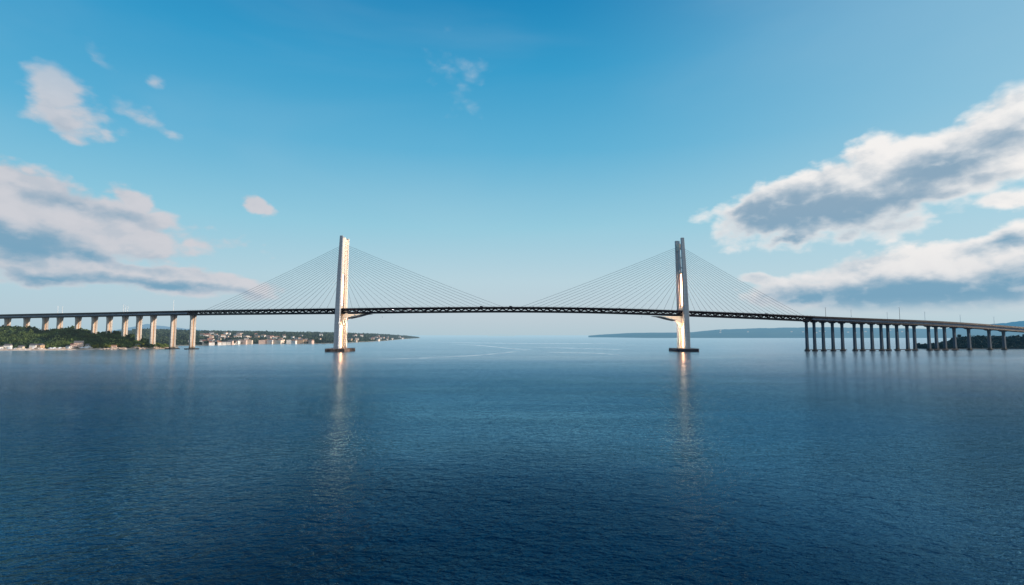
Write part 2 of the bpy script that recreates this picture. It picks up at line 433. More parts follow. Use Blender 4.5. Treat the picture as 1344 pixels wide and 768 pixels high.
car(812, 'blue car on the main span near the right pylon', M['blue']); car(360, 'white car under the cables left of left pylon', M['white'])

# ------------------------------------------------------------------ floodlights added for the warm wash on both pylons and its streaks
M['lens'] = bpy.data.materials.new('lamp_lens'); M['lens'].use_nodes = True
_b = M['lens'].node_tree.nodes['Principled BSDF']; _b.inputs['Emission Color'].default_value = (1, .6, .3, 1); _b.inputs['Emission Strength'].default_value = 2.5
def floodlight(loc, target, power, label, ang=60):
    e = thing('floodlight', label, 'floodlight', loc, 0, 'added warm floodlights at the pylons')
    d = (Vector(target)-Vector(loc)).normalized(); rot = d.to_track_quat('-Z', 'Y').to_euler()
    hz = bpy.data.objects.new('housing', None)
    mb = MB(); mb.tube((0, 0, .5), (0, 0, -.2), .25, .55, 12); o = mb.build('housing', M['steel'], e); o.rotation_euler = rot
    mb = MB(); mb.tube((0, 0, -.2), (0, 0, -.24), .48, .48, 12); o2 = mb.build('lens', M['lens'], e); o2.rotation_euler = rot
    mb = MB(); mb.box(-.08, .08, -.5, .5, -1.3, -1.15); mb.box(-.08, .08, .42, .5, -1.2, 0); mb.box(-.08, .08, -.5, -.42, -1.2, 0); mb.build('bracket', M['steel'], e)
    bpy.data.objects.remove(hz)
    l = bpy.data.lights.new('flood', 'SPOT'); l.energy = power; l.color = (1, .74, .52); l.spot_size = R(ang); l.spot_blend = 1.0; l.shadow_soft_size = 1.0
    lo = bpy.data.objects.new('added_flood_beam', l); col.objects.link(lo); lo.parent = e; lo.rotation_euler = rot; lo.location = d*.6
zd = deckZ(TX)
FL = []
for sg, nm, pw in ((1, 'right', 1.0), (-1, 'left', .55)):
    FL += [((sg*(TX-75), 946.5, zd-10.8), (sg*(TX-3), 960, 32), 6.0e5*pw, f'added warm floodlight hung under the deck on the span side of the {nm} pylon', 62),
           ((sg*(TX-95), 947, zd+2.0), (sg*(TX-3), 960, zd+30), 1.5e6*pw, f'added warm floodlight on the deck edge facing the lower shaft of the {nm} pylon', 44),
           ((sg*(TX-125), 947, zd+2.0), (sg*(TX-3), 958, zd+92), 1.6e6*pw, f'added warm floodlight on the deck edge aimed at the head of the {nm} pylon', 40),
           ((sg*(TX-17), 931, 6.3), (sg*(TX-20), 955, 64), 3.2e5, f'added warm floodlight on the footing of the {nm} pylon aimed up at the corbel', 40)]
for f in FL: floodlight(f[0], f[1], f[2], f[3], f[4])

# ------------------------------------------------------------------ vegetation
M['leafL'] = leafmat('headland_foliage', (0.015, 0.044, 0.036), (0.14, 0.20, 0.06), 0.022)
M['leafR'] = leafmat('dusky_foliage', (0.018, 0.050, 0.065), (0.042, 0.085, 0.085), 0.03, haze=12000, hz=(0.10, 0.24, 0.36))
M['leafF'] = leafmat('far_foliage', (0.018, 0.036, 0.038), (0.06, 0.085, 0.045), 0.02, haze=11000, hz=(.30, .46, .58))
M['leafY'] = leafmat('sunlit_shrub', (0.12, 0.15, 0.03), (0.30, 0.28, 0.06), 0.1)
M['bark'] = mat('bark', (0.07, 0.05, 0.035))
def crown_mesh(name, rx, rz, n, leaf, m, seed):
    rnd = random.Random(seed); mb = MB()
    lobes = [(rnd.uniform(-.5, .5)*rx, rnd.uniform(-.5, .5)*rx, rnd.uniform(-.35, .45)*rz, rnd.uniform(.45, .7)) for _ in range(6)]
    for i in range(n):
        lx, ly, lz, lr = lobes[i % 6]
        v = Vector((rnd.gauss(0, 1), rnd.gauss(0, 1), rnd.gauss(0, 1))).normalized()*rnd.uniform(.65, 1.05)
        c = Vector((lx+v.x*rx*lr, ly+v.y*rx*lr, lz+v.z*rz*lr))
        u = Vector((rnd.gauss(0, 1), rnd.gauss(0, 1), rnd.gauss(0, 1))).normalized(); w = u.orthogonal().normalized(); x = u.cross(w)
        s = leaf*rnd.uniform(.6, 1.3)
        mb.add([c+w*s, c+x*s*.8, c-w*s*.9, c-x*s], [(0, 1, 2, 3)])
    me = bpy.data.meshes.new(name); me.from_pydata(mb.v, [], mb.f); me.materials.append(m); return me
def trunk_mesh(h, lean):
    mb = MB(); mb.tube((0, 0, -1), (lean*.4, 0, h*.5), .35, .25, 6); mb.tube((lean*.4, 0, h*.5), (lean, .2, h*.85), .25, .1, 6)
    for a in (0.6, 2.7, 4.6): mb.tube((lean*.4, 0, h*.45), (lean+math.cos(a)*h*.22, math.sin(a)*h*.22, h*.75), .14, .05, 5)
    me = bpy.data.meshes.new('trunk'); me.from_pydata(mb.v, [], mb.f); me.materials.append(M['bark']); return me
def tree_kit(leafm, n, leaf, seed):
    kit = []
    for k in range(4):
        rx = (3.6, 3.0, 4.2, 2.6)[k]; rz = (3.0, 3.4, 2.8, 3.8)[k]; h = (7.5, 8.5, 7, 9)[k]
        kit.append((crown_mesh('crown', rx, rz, n, leaf, leafm, seed+k), trunk_mesh(h, .3*k-.4), h))
    return kit
kitL = tree_kit(M['leafL'], 170, .85, 1); kitR = tree_kit(M['leafR'], 150, .95, 20); kitF = tree_kit(M['leafF'], 110, 1.1, 40); kitY = tree_kit(M['leafY'], 120, .8, 60)
def put_tree(kit, x, y, z, s, label, group, cat='tree', name='tree'):
    k = random.randrange(4); cm, tm, h = kit[k]
    e = bpy.data.objects.new(name, None); col.objects.link(e); e.location = (x, y, z); e.rotation_euler = (0, 0, random.uniform(0, 6.3)); e.scale = (s*random.uniform(.85, 1.2), s, s*random.uniform(.85, 1.1))
    e['label'] = label; e['category'] = cat; e['group'] = group
    c = bpy.data.objects.new('crown', cm); col.objects.link(c); c.parent = e; c.location = (0, 0, h*.72)
    t = bpy.data.objects.new('trunk', tm); col.objects.link(t); t.parent = e

# ------------------------------------------------------------------ land
def ground_mat(name, a, b, c, haze=14000, hz=HAZE, sc_=0.02):
    m = mat(name, a, b, sc_, rough=.95, haze=None); q = NT(m.node_tree); bs = q.n['Principled BSDF']; out = q.n['Material Output']
    old = bs.inputs['Base Color'].links[0].from_socket
    geo = q.node('ShaderNodeNewGeometry'); sp = q.node('ShaderNodeSeparateXYZ', {0: geo.outputs['Position']})
    n2 = q.node('ShaderNodeTexNoise', {'Vector': geo.outputs['Position'], 'Scale': .09, 'Detail': 5.0})
    hgt = q.math('ADD', sp.outputs['Z'], q.math('MULTIPLY', q.math('SUBTRACT', n2.outputs[0], .5), 5.0))
    f = q.ss(hgt, 1.6, 3.2)
    q.l.new(q.mixc(f, c, old), bs.inputs['Base Color'])
    haze_mix(q, bs.outputs[0], haze, out, hz)
    return m
M['gL'] = ground_mat('scrub_ground', (0.03, 0.05, 0.025), (0.06, 0.075, 0.03), (0.42, 0.36, 0.30))
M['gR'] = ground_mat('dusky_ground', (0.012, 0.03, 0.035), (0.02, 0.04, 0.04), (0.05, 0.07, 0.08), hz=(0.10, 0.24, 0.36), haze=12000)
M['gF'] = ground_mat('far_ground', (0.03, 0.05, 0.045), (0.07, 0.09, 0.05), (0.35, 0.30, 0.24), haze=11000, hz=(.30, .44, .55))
def land(name, m, pxs, shore, ridgeD, ridgeZ, back, rows=34, rough=2.0, label=None):
    """land sheet following a shore line; returns height function(px, D)"""
    def H(px, D):
        S = smooth_table(shore, px); Rd = max(S+5, smooth_table(ridgeD, px)); Z = smooth_table(ridgeZ, px)
        if D < S: return -2.0
        u = (D-S)/(Rd-S)
        if u <= 1: h = 1.2*sstep(u*12) + (Z-1.2)*sstep(u*.92+.08*u)**.85
        else: h = Z*(1-.35*sstep((D-Rd)/(back)))
        X = (px-672)/F*D
        h += rough*noise.noise(Vector((X*.02, D*.02, 3)))*min(1, u*2)
        return max(h, .15 if u > .02 else -2)
    vs = []; fs = []; nc = len(pxs)
    for r in range(rows+1):
        for px in pxs:
            S = smooth_table(shore, px); Rd = max(S+5, smooth_table(ridgeD, px)); E = Rd+back
            t = r/rows; D = (S-6) + (E-S+6)*t**1.25
            # the shore line wanders a little
            vs.append(((px-672)/F*D, D + 3*noise.noise(Vector((px*.15, 0, 0))), H(px, D)))
    for r in range(rows):
        for c in range(nc-1):
            a = r*nc+c; fs.append((a, a+1, a+1+nc, a+nc))
    me = bpy.data.meshes.new(name); me.from_pydata(vs, [], fs); me.materials.append(m)
    for p in me.polygons: p.use_smooth = True
    o = bpy.data.objects.new(name, me); col.objects.link(o); o['kind'] = 'structure'
    return H
def zt(px, py, D, less=0): return at(px, py, D).z - less
# near headland, left
shL = [(-220, 960), (-60, 985), (0, 1003), (100, 1045), (150, 1080), (200, 1118), (222, 1150), (236, 1220)]
rdL = [(-220, 1300), (0, 1235), (60, 1210), (130, 1185), (183, 1165), (215, 1165), (236, 1230)]
def rz(tab, rd, less): return [(px, max(1.0, zt(px, py, smooth_table(rd, px), less))) for px, py in tab]
rzL = rz([(-220, 424), (-60, 425), (0, 426.5), (35, 427), (62, 431), (80, 429), (105, 429), (125, 434), (150, 433), (170, 437), (185, 441), (203, 445), (216, 451), (228, 457), (236, 457)], rdL, 9)
HLd = land('headland', M['gL'], [-220+ i*4 for i in range(115)], shL, rdL, rzL, 160)
# dark wooded point, right
shR = [(1196, 1180), (1215, 1125), (1260, 1110), (1344, 1110), (1520, 1080)]
rdR = [(1196, 1185), (1215, 1160), (1260, 1200), (1344, 1230), (1520, 1240)]
rzR = rz([(1196, 457), (1207, 455), (1222, 451), (1238, 446), (1252, 441), (1270, 440), (1300, 439.5), (1344, 440), (1520, 436)], rdR, 8.5)
HRt = land('wooded_point', M['gR'], [1196+i*4 for i in range(82)], shR, rdR, rzR, 150)
# far shore with the town
shF = [(180, 1400), (262, 1480), (300, 1560), (335, 1720), (430, 1830), (470, 2150), (510, 2900), (552, 5200)]
rdF = [(180, 2400), (262, 2500), (350, 2700), (430, 2900), (500, 3600), (552, 5600)]
rzF = rz([(150, 432), (225, 432.5), (262, 434.3), (300, 434.5), (350, 435), (400, 436), (440, 436.5), (475, 437.5), (510, 439), (535, 440.8), (552, 443)], rdF, 7)
HFs = land('far_shore_land', M['gF'], [150+i*3 for i in range(135)], shF, rdF, rzF, 500, rough=5)

def scatter(H, sh, rd, pxa, pxb, n, kit, label, group, smin, smax, upow=1.0, umax=1.05, lo=.07, avoid=None):
    for _ in range(n):
        px = random.uniform(pxa, pxb); S = smooth_table(sh, px); Rd = smooth_table(rd, px)
        u = lo + (umax-lo)*random.random()**upow; D = S+(Rd-S)*u
        s = random.uniform(smin, smax)
        put_tree(kit, (px-672)/F*D, D, H(px, D)-1.2*s, s, label, group)
scatter(HLd, shL, rdL, -15, 222, 115, kitL, 'one of the dense dark green trees covering the left headland', 'trees on the left headland', .75, 1.25, umax=1.1, lo=.16)
scatter(HRt, shR, rdR, 1203, 1360, 80, kitR, 'one of the dusky trees covering the wooded point at right', 'trees on the right point', .8, 1.25, umax=1.1)
def fill(name, label, m, H, sh, rd, pxa, pxb, n, leaf, hh, umax=1.1, lo=.05):
    mb = MB()
    for _ in range(n):
        px = random.uniform(pxa, pxb); S = smooth_table(sh, px); Rd = smooth_table(rd, px)
        D = S+(Rd-S)*random.uniform(lo, umax); X = (px-672)/F*D
        c = Vector((X, D, H(px, D) + random.random()*hh*(.6+.8*noise.noise(Vector((X*.06, D*.06, 1))))))
        u = Vector((random.gauss(0, 1), random.gauss(0, 1), random.gauss(0, 1)+.5)).normalized(); w = u.orthogonal().normalized(); x = u.cross(w)
        s = leaf*random.uniform(.5, 1.4)
        mb.add([c+w*s, c+x*s*.8, c-w*s*.9, c-x*s], [(0, 1, 2, 3)])
    me = bpy.data.meshes.new(name); me.from_pydata(mb.v, [], mb.f); me.materials.append(m)
    o = bpy.data.objects.new(name, me); col.objects.link(o); tag(o, label, 'undergrowth', kind='stuff'); return o
fill('undergrowth', 'dark green scrub between the trees of the left headland', M['leafL'], HLd, shL, rdL, -60, 228, 34000, 1.3, 8, lo=.13)
fill('undergrowth', 'dusky scrub covering the wooded point at right', M['leafR'], HRt, shR, rdR, 1200, 1420, 20000, 1.3, 8)
o = fill('woodland', 'distant woods and gardens around the town on the far shore', M['leafF'], HFs, shF, rdF, 175, 550, 42000, 3.0, 9, umax=1.12, lo=.03); o['category'] = 'woodland'
# yellow-green shrubs near the bank
for _ in range(40):
    px = random.choice([random.uniform(120, 166), random.uniform(122, 150), random.uniform(205, 222), random.uniform(172, 196)]); S = smooth_table(shL, px); D = S+random.uniform(5, 18)
    put_tree(kitY, (px-672)/F*D, D, HLd(px, D)-.8, random.uniform(.45, .95), 'low sunlit yellow-green bush above the bank of the left headland', 'sunlit bushes on the left bank', 'bush', 'bush')

# far trees that stand out one by one
def far_trees(n):
    for _ in range(n):
        px = random.choice([random.uniform(230, 545), random.uniform(404, 430), random.uniform(262, 320)])
        S = smooth_table(shF, px); Rd = smooth_table(rdF, px)
        D = S + (Rd-S)*(.02+.5*random.random()**1.6)
        put_tree(kitF, (px-672)/F*D, D, HFs(px, D)-1, random.uniform(1.0, 1.9), 'one of the dark trees among the houses of the far shore', 'trees on the far shore')
far_trees(80)

# ------------------------------------------------------------------ houses
wallc = {'white': (0.88, 0.86, 0.84), 'cream': (0.86, 0.74, 0.62), 'pink': (0.78, 0.58, 0.50), 'tan': (0.60, 0.42, 0.28)}
roofc = {'red': (0.24, 0.11, 0.09), 'grey': (0.16, 0.16, 0.18), 'orange': (0.42, 0.24, 0.16)}
HM = {k: mat(k+'_render', v, tuple(a*.85 for a in v), .2, haze=6500, hz=(.40, .50, .58)) for k, v in wallc.items()}
RM = {k: mat(k+'_roof_tiles', v, tuple(a*.7 for a in v), .5, haze=6500, hz=(.36, .47, .55)) for k, v in roofc.items()}
def house_meshes(w, d, h, flat):
    mb = MB(); mb.box(-w, w, -d, d, -2, h)
    rb = MB()
    if flat: rb.box(-w-.3, w+.3, -d-.3, d+.3, h, h+.5); rb.box(-w*.3, w*.2, -d*.3, d*.4, h+.5, h+1.9)
    else:
        rh = d*.75; rb.loft([[(x, -d-.4, h-.1), (x, d+.4, h-.1), (x, 0, h+rh)] for x in (-w-.4, w+.4)])
        mb.loft([[(x, -d, h-.01), (x, d, h-.01), (x, 0, h+rh-.5)] for x in (-w+.01, w-.01)])
    wn = MB(); st = max(1, int(h//2.8))
    for f in range(st):
        z = 1.0+f*2.8
        k = -w+1.2
        while k < w-1.2:
            wn.box(k, k+1.0, -d-.06, -d+.1, z, z+1.3); k += 2.4
        wn.box(w-.1, w+.06, -.6, .6, z, z+1.3)
    return mb, rb, wn
cache = {}
def house(px, D, H, wc, rc, size, rz_, label, group, cat='house', name='house', zoff=0):
    key = (wc, rc, size)
    if key not in cache:
        w, d, h, fl = size; mb, rb, wn = house_meshes(w, d, h, fl); r = []
        for nme, b, m in (('wall', mb, HM[wc]), ('roof', rb, RM[rc]), ('window', wn, M['glass'])):
            o = b.build(nme, m); r.append(o.data); bpy.data.objects.remove(o)
        cache[key] = r
    e = thing(name, label, cat, ((px-672)/F*D, D, H(px, D)+zoff), rz_, group)
    for nme, me in zip(('wall', 'roof', 'window'), cache[key]):
        c = bpy.data.objects.new(nme, me); col.objects.link(c); c.parent = e
S1 = (5, 4, 5.5, False); S2 = (7, 5, 8.5, False); S3 = (9, 6, 12, True); S4 = (13, 7, 11.5, True); S5 = (4, 3, 3.5, False)
def hD(px, u): S = smooth_table(shF, px); return S + (smooth_table(rdF, px)-S)*u
big = [(321, .035, 'pink', 'red', S3, 'tall pink apartment block at the left end of the waterfront'), (328.5, .02, 'cream', 'orange', S3, 'cream apartment block with orange roof beside the leftmost pink block'),
 (316, .09, 'white', 'grey', S4, 'white flat-roofed slab behind the leftmost waterfront blocks'), (345, .02, 'pink', 'red', S3, 'pink block with red roof at the left end of the middle row'),
 (350.5, .03, 'pink', 'orange', S4, 'wide pink waterfront block with orange roof'), (356.5, .02, 'white', 'red', S3, 'white waterfront block with red roof'), (361, .05, 'pink', 'red', S4, 'wide pink block with red roof behind the white block'),
 (366, .02, 'cream', 'orange', S4, 'wide cream block in the middle of the waterfront'), (370.5, .06, 'cream', 'red', S3, 'tall cream block, brightest on the waterfront, right end of row'),
 (381, .03, 'white', 'grey', S3, 'white block with grey roof standing apart right of the main row'), (386.5, .03, 'cream', 'orange', S3, 'narrow cream block just right of the white one'), (394, .03, 'tan', 'red', S4, 'tan block, low and wide, right part of the waterfront'), (400, .05, 'tan', 'orange', S3, 'tan block farthest right of the waterfront row')]
for px, u, wc, rc, sz, lb in big:
    house(px, hD(px, u), HFs, wc, rc, sz, random.uniform(-.15, .45), lb, 'apartment blocks on the far waterfront', 'apartment block', 'apartment_block', 0)
for i in range(120):
    px = random.choice([random.uniform(262, 330), random.uniform(330, 410), random.uniform(240, 440), random.uniform(460, 530), random.uniform(262, 315)])
    u = .03+.55*random.random()**1.5; wc = random.choice(['white', 'white', 'cream', 'white', 'pink', 'white', 'tan']); rc = random.choice(['red', 'grey', 'grey', 'orange'])
    sz = random.choice([S1, S2, S1])
    if i < 14: u = random.uniform(.01, .04)
    house(px, hD(px, u), HFs, wc, rc, sz, random.uniform(-.5, .9), f'small {wc} house with {rc} roof among trees of the far shore', f'{wc} houses with {rc} roofs on the far shore', zoff=2.0)
# houses & rocks on the near headland bank
nb = [(3, 16, 'white', 'grey', S5, 'white cottage with grey roof at the left photo edge, above the beach'), (13.5, 19, 'white', 'grey', S1, 'white house with grey roof, second along the headland beach'), (31, 18, 'cream', 'grey', S5, 'cream cottage third along the headland beach'),
      (47, 20, 'white', 'grey', S1, 'white house left of the middle of the beach'), (56, 22, 'tan', 'grey', S1, 'tan house beside the middle of the beach'), (93, 13, 'white', 'grey', S5, 'small white hut close to the water before the pink houses'),
      (100, 20, 'pink', 'red', S1, 'pink house on the left of a pair above the quay'), (106, 21, 'pink', 'grey', S2, 'larger pink house on the right of the pair above the quay'), (118, 24, 'white', 'grey', S5, 'white cottage among dark trees right of the pink pair'),
      (152, 9, 'pink', 'orange', S5, 'orange-roofed boathouse on the bank below the yellow bushes'), (183, 12, 'cream', 'grey', S5, 'cream hut on pale rocks near the third pier')]
for px, dd, wc, rc, sz, lb in nb: house(px, smooth_table(shL, px)+dd, HLd, wc, rc, sz, random.uniform(-.3, .5), lb, 'houses on the left headland bank', zoff=.5)
M['rock'] = mat('pale_rock', (0.62, 0.52, 0.45), (0.35, 0.28, 0.24), .4, tex='Object'); M['rockw'] = mat('white_rock', (0.85, 0.86, 0.90), (0.6, 0.62, 0.68), .3, tex='Object')
rockm = []
for k in range(5):
    bm = bmesh.new(); bmesh.ops.create_icosphere(bm, subdivisions=3, radius=1)
    for v in bm.verts: v.co *= 1 + .55*noise.noise(v.co*1.3+Vector((k*7, 0, 0))) + .2*noise.noise(v.co*4+Vector((k, 3, 0)))
    for v in bm.verts: v.co.z *= .6
    me = bpy.data.meshes.new('boulder'); bm.to_mesh(me); bm.free(); me.materials.append(M['rockw'] if k < 2 else M['rock']); rockm.append(me)
for i in range(120):
    z1 = i < 60
    px = random.uniform(-8, 122) if z1 else random.choice([random.uniform(174, 196), random.uniform(203, 224), random.uniform(128, 165), random.uniform(145, 157)])
    D = smooth_table(shL, px) + (random.uniform(4, 17) if z1 else random.uniform(1, 9))
    o = bpy.data.objects.new('boulder', rockm[random.choice((0, 1, 2)) if z1 else random.choice((2, 3, 4))]); col.objects.link(o)
    s = random.uniform(1.2, 3.6); o.location = ((px-672)/F*D, D, HLd(px, D)+(1.4 if z1 else .6)); o.scale = (s*1.6, s, s*random.uniform(.7, 1.2)); o.rotation_euler = (0, 0, random.uniform(0, 6))
    tag(o, 'one of the whitish boulders strewn above the beach of the headland' if z1 else 'one of the sandy boulders at the waterline near the piers', 'boulder', 'whitish boulders above the beach' if z1 else 'sandy boulders at the waterline')
# quay wall
mb = MB(); pts = []
for px in [-120+i*6 for i in range(54)]:
    D = smooth_table(shL, px)+2.0; X = (px-672)/F*D
    z = 2.3+.5*noise.noise(Vector((px*.1, 0, 0)))
    pts.append([(X, D-2, -1), (X, D+3, -1), (X, D+3, z), (X, D-.5, z)])
mb.loft(pts); o = mb.build('beach', mat('beach_sand', (0.78, 0.66, 0.58), (0.42, 0.34, 0.30), .08)); o['kind'] = 'structure'

# ------------------------------------------------------------------ distant hills
def hills(name, prof, D, D2, base, dark, light, haze, hz):
    pxs = []; x = prof[0][0]
    while x <= prof[-1][0]: pxs.append(x); x += 1.5
    vs = []; fs = []; rows = 12
    for r in range(rows+1):
        t = r/rows
        for px in pxs:
            Dn = D + (D2-D)*.93*(1-sstep((px-pxs[0])/90)); d = Dn + (D2-Dn)*t
            zz = max(0.5, zt(px, smooth_table(prof, px), D2)); X = (px-672)/F*d
            nn = noise.noise(Vector((X*.0016, d*.0016, 1)))*.5 + .5*noise.noise(Vector((X*.006, d*.006, 1))) + .22*noise.noise(Vector((X*.02, d*.02, 1)))
            h = zz*sstep(t*1.02)**.8*(1+.22*nn*(1-.65*t)) if r else -3
            if r == rows: h += zz*.05*nn + 2.2*noise.noise(Vector((px*.9, 1, 1)))
            vs.append((X, d, h))
    n = len(pxs)
    for r in range(rows):
        for c in range(n-1): a = r*n+c; fs.append((a, a+1, a+1+n, a+n))
    me = bpy.data.meshes.new(name); me.from_pydata(vs, [], fs); me.materials.append(mat(name+'_cover', dark, light, .004, rough=1, haze=haze, hz=hz))
    for p in me.polygons: p.use_smooth = True
    o = bpy.data.objects.new(name, me); col.objects.link(o); o['kind'] = 'structure'
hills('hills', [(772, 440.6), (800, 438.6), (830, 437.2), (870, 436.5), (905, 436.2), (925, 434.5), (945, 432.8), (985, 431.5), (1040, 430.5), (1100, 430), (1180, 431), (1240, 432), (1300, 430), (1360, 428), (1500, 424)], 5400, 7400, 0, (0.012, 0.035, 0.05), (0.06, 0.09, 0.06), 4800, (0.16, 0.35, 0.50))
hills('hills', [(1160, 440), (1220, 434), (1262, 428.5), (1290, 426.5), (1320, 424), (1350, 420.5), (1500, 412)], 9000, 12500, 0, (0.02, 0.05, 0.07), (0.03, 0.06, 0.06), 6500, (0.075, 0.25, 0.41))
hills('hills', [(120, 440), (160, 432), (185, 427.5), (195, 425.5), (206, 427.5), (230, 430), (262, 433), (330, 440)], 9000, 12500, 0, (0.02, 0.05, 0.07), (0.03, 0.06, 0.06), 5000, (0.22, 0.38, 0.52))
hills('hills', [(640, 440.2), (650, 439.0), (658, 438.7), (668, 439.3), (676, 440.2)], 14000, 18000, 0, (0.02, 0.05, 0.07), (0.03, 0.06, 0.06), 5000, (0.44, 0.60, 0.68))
# scattered pale houses on the hill across the water
for i in range(14):
    px = random.uniform(935, 1190); D = random.uniform(5900, 6600); t = (D-5400)/2000
    z = zt(px, 440-(440-431)*sstep(t)**.8, D)
    e = thing('house', 'tiny pale house on the blue hill across the water', 'house', ((px-672)/F*D, D, z+2), 0, 'pale houses on the blue hill')
    if 'hillh' not in cache:
        mb_, rb_, wn_ = house_meshes(8, 6, 6, False); a = mb_.build('wall', HM['white']); b = rb_.build('roof', RM['grey']); cache['hillh'] = (a.data, b.data); bpy.data.objects.remove(a); bpy.data.objects.remove(b)
    for nme, me in zip(('wall', 'roof'), cache['hillh']):
        c = bpy.data.objects.new(nme, me); col.objects.link(c); c.parent = e

# ------------------------------------------------------------------ water
def water():
    me = bpy.data.meshes.new('water'); S = 90000
    me.from_pydata([(-S, -2000, 0), (S, -2000, 0), (S, S, 0), (-S, S, 0)], [], [(0, 1, 2, 3)])
    m = bpy.data.materials.new('sea_water'); m.use_nodes = True; me.materials.append(m)
    q = NT(m.node_tree); out = q.n['Material Output']; b = q.n['Principled BSDF']
    geo = q.node('ShaderNodeNewGeometry'); P = geo.outputs['Position']
    def nz(sx, sy, rot, det, rgh=.55, dist=0.0):
        mp = q.node('ShaderNodeMapping', {'Vector': P, 'Rotation': (0, 0, R(rot)), 'Scale': (sx, sy, 1)})
        return q.node('ShaderNodeTexNoise', {'Vector': mp.outputs[0], 'Scale': 1.0, 'Detail': det, 'Roughness': rgh, 'Distortion': dist}).outputs[0]
    w0 = nz(.05, .085, -18, 2, .5, .4); wA = nz(.14, .25, 24, 3, .55, .5); wB = nz(.34, .58, -30, 3, .55, .6); wC = nz(.80, 1.25, 30, 3, .6, .4)
    big_ = nz(.006, .016, 6, 3)
    patch = q.ss(nz(.0022, .012, 4, 4, .6, .6), .42, .62)
    amp = q.math('ADD', .55, q.math('ADD', q.math('MULTIPLY', big_, .7), q.math('MULTIPLY', patch, .25)))
    sp = q.node('ShaderNodeSeparateXYZ', {0: P})
    h = q.math('ADD', q.math('MULTIPLY', w0, 1.3), q.math('ADD', q.math('MULTIPLY', wA, 1.1), q.math('ADD', q.math('MULTIPLY', wB, 1.05), q.math('MULTIPLY', wC, .55))))
    h = q.math('MULTIPLY', h, amp)
    h = q.math('MULTIPLY', h, q.math('SUBTRACT', 1, q.math('MULTIPLY', q.ss(sp.outputs['Y'], 150, 700), .78)))
    bp = q.node('ShaderNodeBump', {'Height': h, 'Strength': 1.0, 'Distance': 1.0})
    far = q.ss(sp.outputs['Y'], 110, 480)
    rough = q.math('ADD', q.math('MULTIPLY', far, .11), q.math('ADD', .035, q.math('MULTIPLY', patch, .03)))
    q.n.remove(b)
    dif = q.node('ShaderNodeBsdfDiffuse', {'Color': q.mixc(q.ss(big_, .35, .65), (.001, .022, .060), (.001, .038, .105)), 'Normal': bp.outputs[0]})
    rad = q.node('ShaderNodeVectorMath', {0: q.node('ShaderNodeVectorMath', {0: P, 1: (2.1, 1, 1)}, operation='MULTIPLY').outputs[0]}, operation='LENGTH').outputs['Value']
    tint = q.mixc(q.ss(rad, 70, 180), (.04, .12, .18), (.40, .80, 1.0))  # painted by position: reflection darkened in the foreground, lighter outward
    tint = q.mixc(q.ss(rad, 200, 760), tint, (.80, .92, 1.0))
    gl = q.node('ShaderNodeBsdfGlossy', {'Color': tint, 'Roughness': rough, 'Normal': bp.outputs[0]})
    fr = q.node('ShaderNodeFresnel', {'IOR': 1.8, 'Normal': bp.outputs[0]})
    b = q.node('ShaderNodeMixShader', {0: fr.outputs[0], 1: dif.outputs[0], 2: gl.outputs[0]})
    haze_mix(q, b.outputs[0], 5500, out, (.40, .60, .72), 700)
    o = bpy.data.objects.new('water', me); col.objects.link(o); o['kind'] = 'structure'
water()
# foam-and-slick lines left by boats; bright sheen painted as pale emission
def wake(pts, w0, w1, seed):
    m = bpy.data.materials.get('wake_sheen')
    if not m:
        m = bpy.data.materials.new('wake_sheen'); m.use_nodes = True; q = NT(m.node_tree); out = q.n['Material Output']; b = q.n['Principled BSDF']
        b.inputs['Base Color'].default_value = (.95, .98, 1, 1); b.inputs['Emission Color'].default_value = (.5, .68, .76, 1); b.inputs['Emission Strength'].default_value = .5; b.inputs['Roughness'].default_value = .5
        geo = q.node('ShaderNodeNewGeometry'); mp = q.node('ShaderNodeMapping', {'Vector': geo.outputs['Position'], 'Scale': (.03, .06, 1)})
        n = q.node('ShaderNodeTexNoise', {'Vector': mp.outputs[0], 'Scale': 1.0, 'Detail': 5.0})
        uv = q.node('ShaderNodeTexCoord'); s = q.node('ShaderNodeSeparateXYZ', {0: uv.outputs['UV']})
        edge = q.math('MULTIPLY', q.math('MULTIPLY', s.outputs['Y'], q.math('SUBTRACT', 1, s.outputs['Y'])), 4)
        ends = q.math('MINIMUM', q.ss(s.outputs['X'], 0, .3), q.ss(s.outputs['X'], 1, .8))
        f = q.math('MULTIPLY', q.math('MULTIPLY', edge, ends), q.ss(n.outputs[0], .3, .7))
        f = q.math('MULTIPLY', f, .6)
        tr_ = q.node('ShaderNodeBsdfTransparent'); mx = q.node('ShaderNodeMixShader', {0: f, 1: tr_.outputs[0], 2: b.outputs[0]}); q.l.new(mx.outputs[0], out.inputs['Surface'])
    P = [Vector(((px-672)/F*(CAMH*F/(py-440)), CAMH*F/(py-440), 0)) for px, py in pts]
    Q = []
    for i in range(len(P)-1):
        p0 = P[max(0, i-1)]; p1 = P[i]; p2 = P[i+1]; p3 = P[min(len(P)-1, i+2)]
        for k in range(12):
            t = k/12; Q.append(.5*((2*p1)+(p2-p0)*t+(2*p0-5*p1+4*p2-p3)*t*t+(3*p1-p0-3*p2+p3)*t**3))
    Q.append(P[-1]); n = len(Q); vs = []; fs = []
    for i, p in enumerate(Q):
        w = (w0+(w1-w0)*i/(n-1))*p.y*p.y/20160; vs += [(p.x, p.y-w, .05), (p.x, p.y+w, .05)]
    for i in range(n-1): fs.append((2*i, 2*i+2, 2*i+3, 2*i+1))
    me = bpy.data.meshes.new('wake'); me.from_pydata(vs, [], fs); me.materials.append(m); uvl = me.uv_layers.new()
    for p in me.polygons:
        for li in p.loop_indices:
            v = me.loops[li].vertex_index; uvl.data[li].uv = ((v//2)/(n-1), v % 2)
    o = bpy.data.objects.new('wake', me); col.objects.link(o); o['kind'] = 'structure'
wake([(480, 472), (560, 469.5), (620, 466.5), (662, 463), (700, 458.6)], .8, .5, 1)
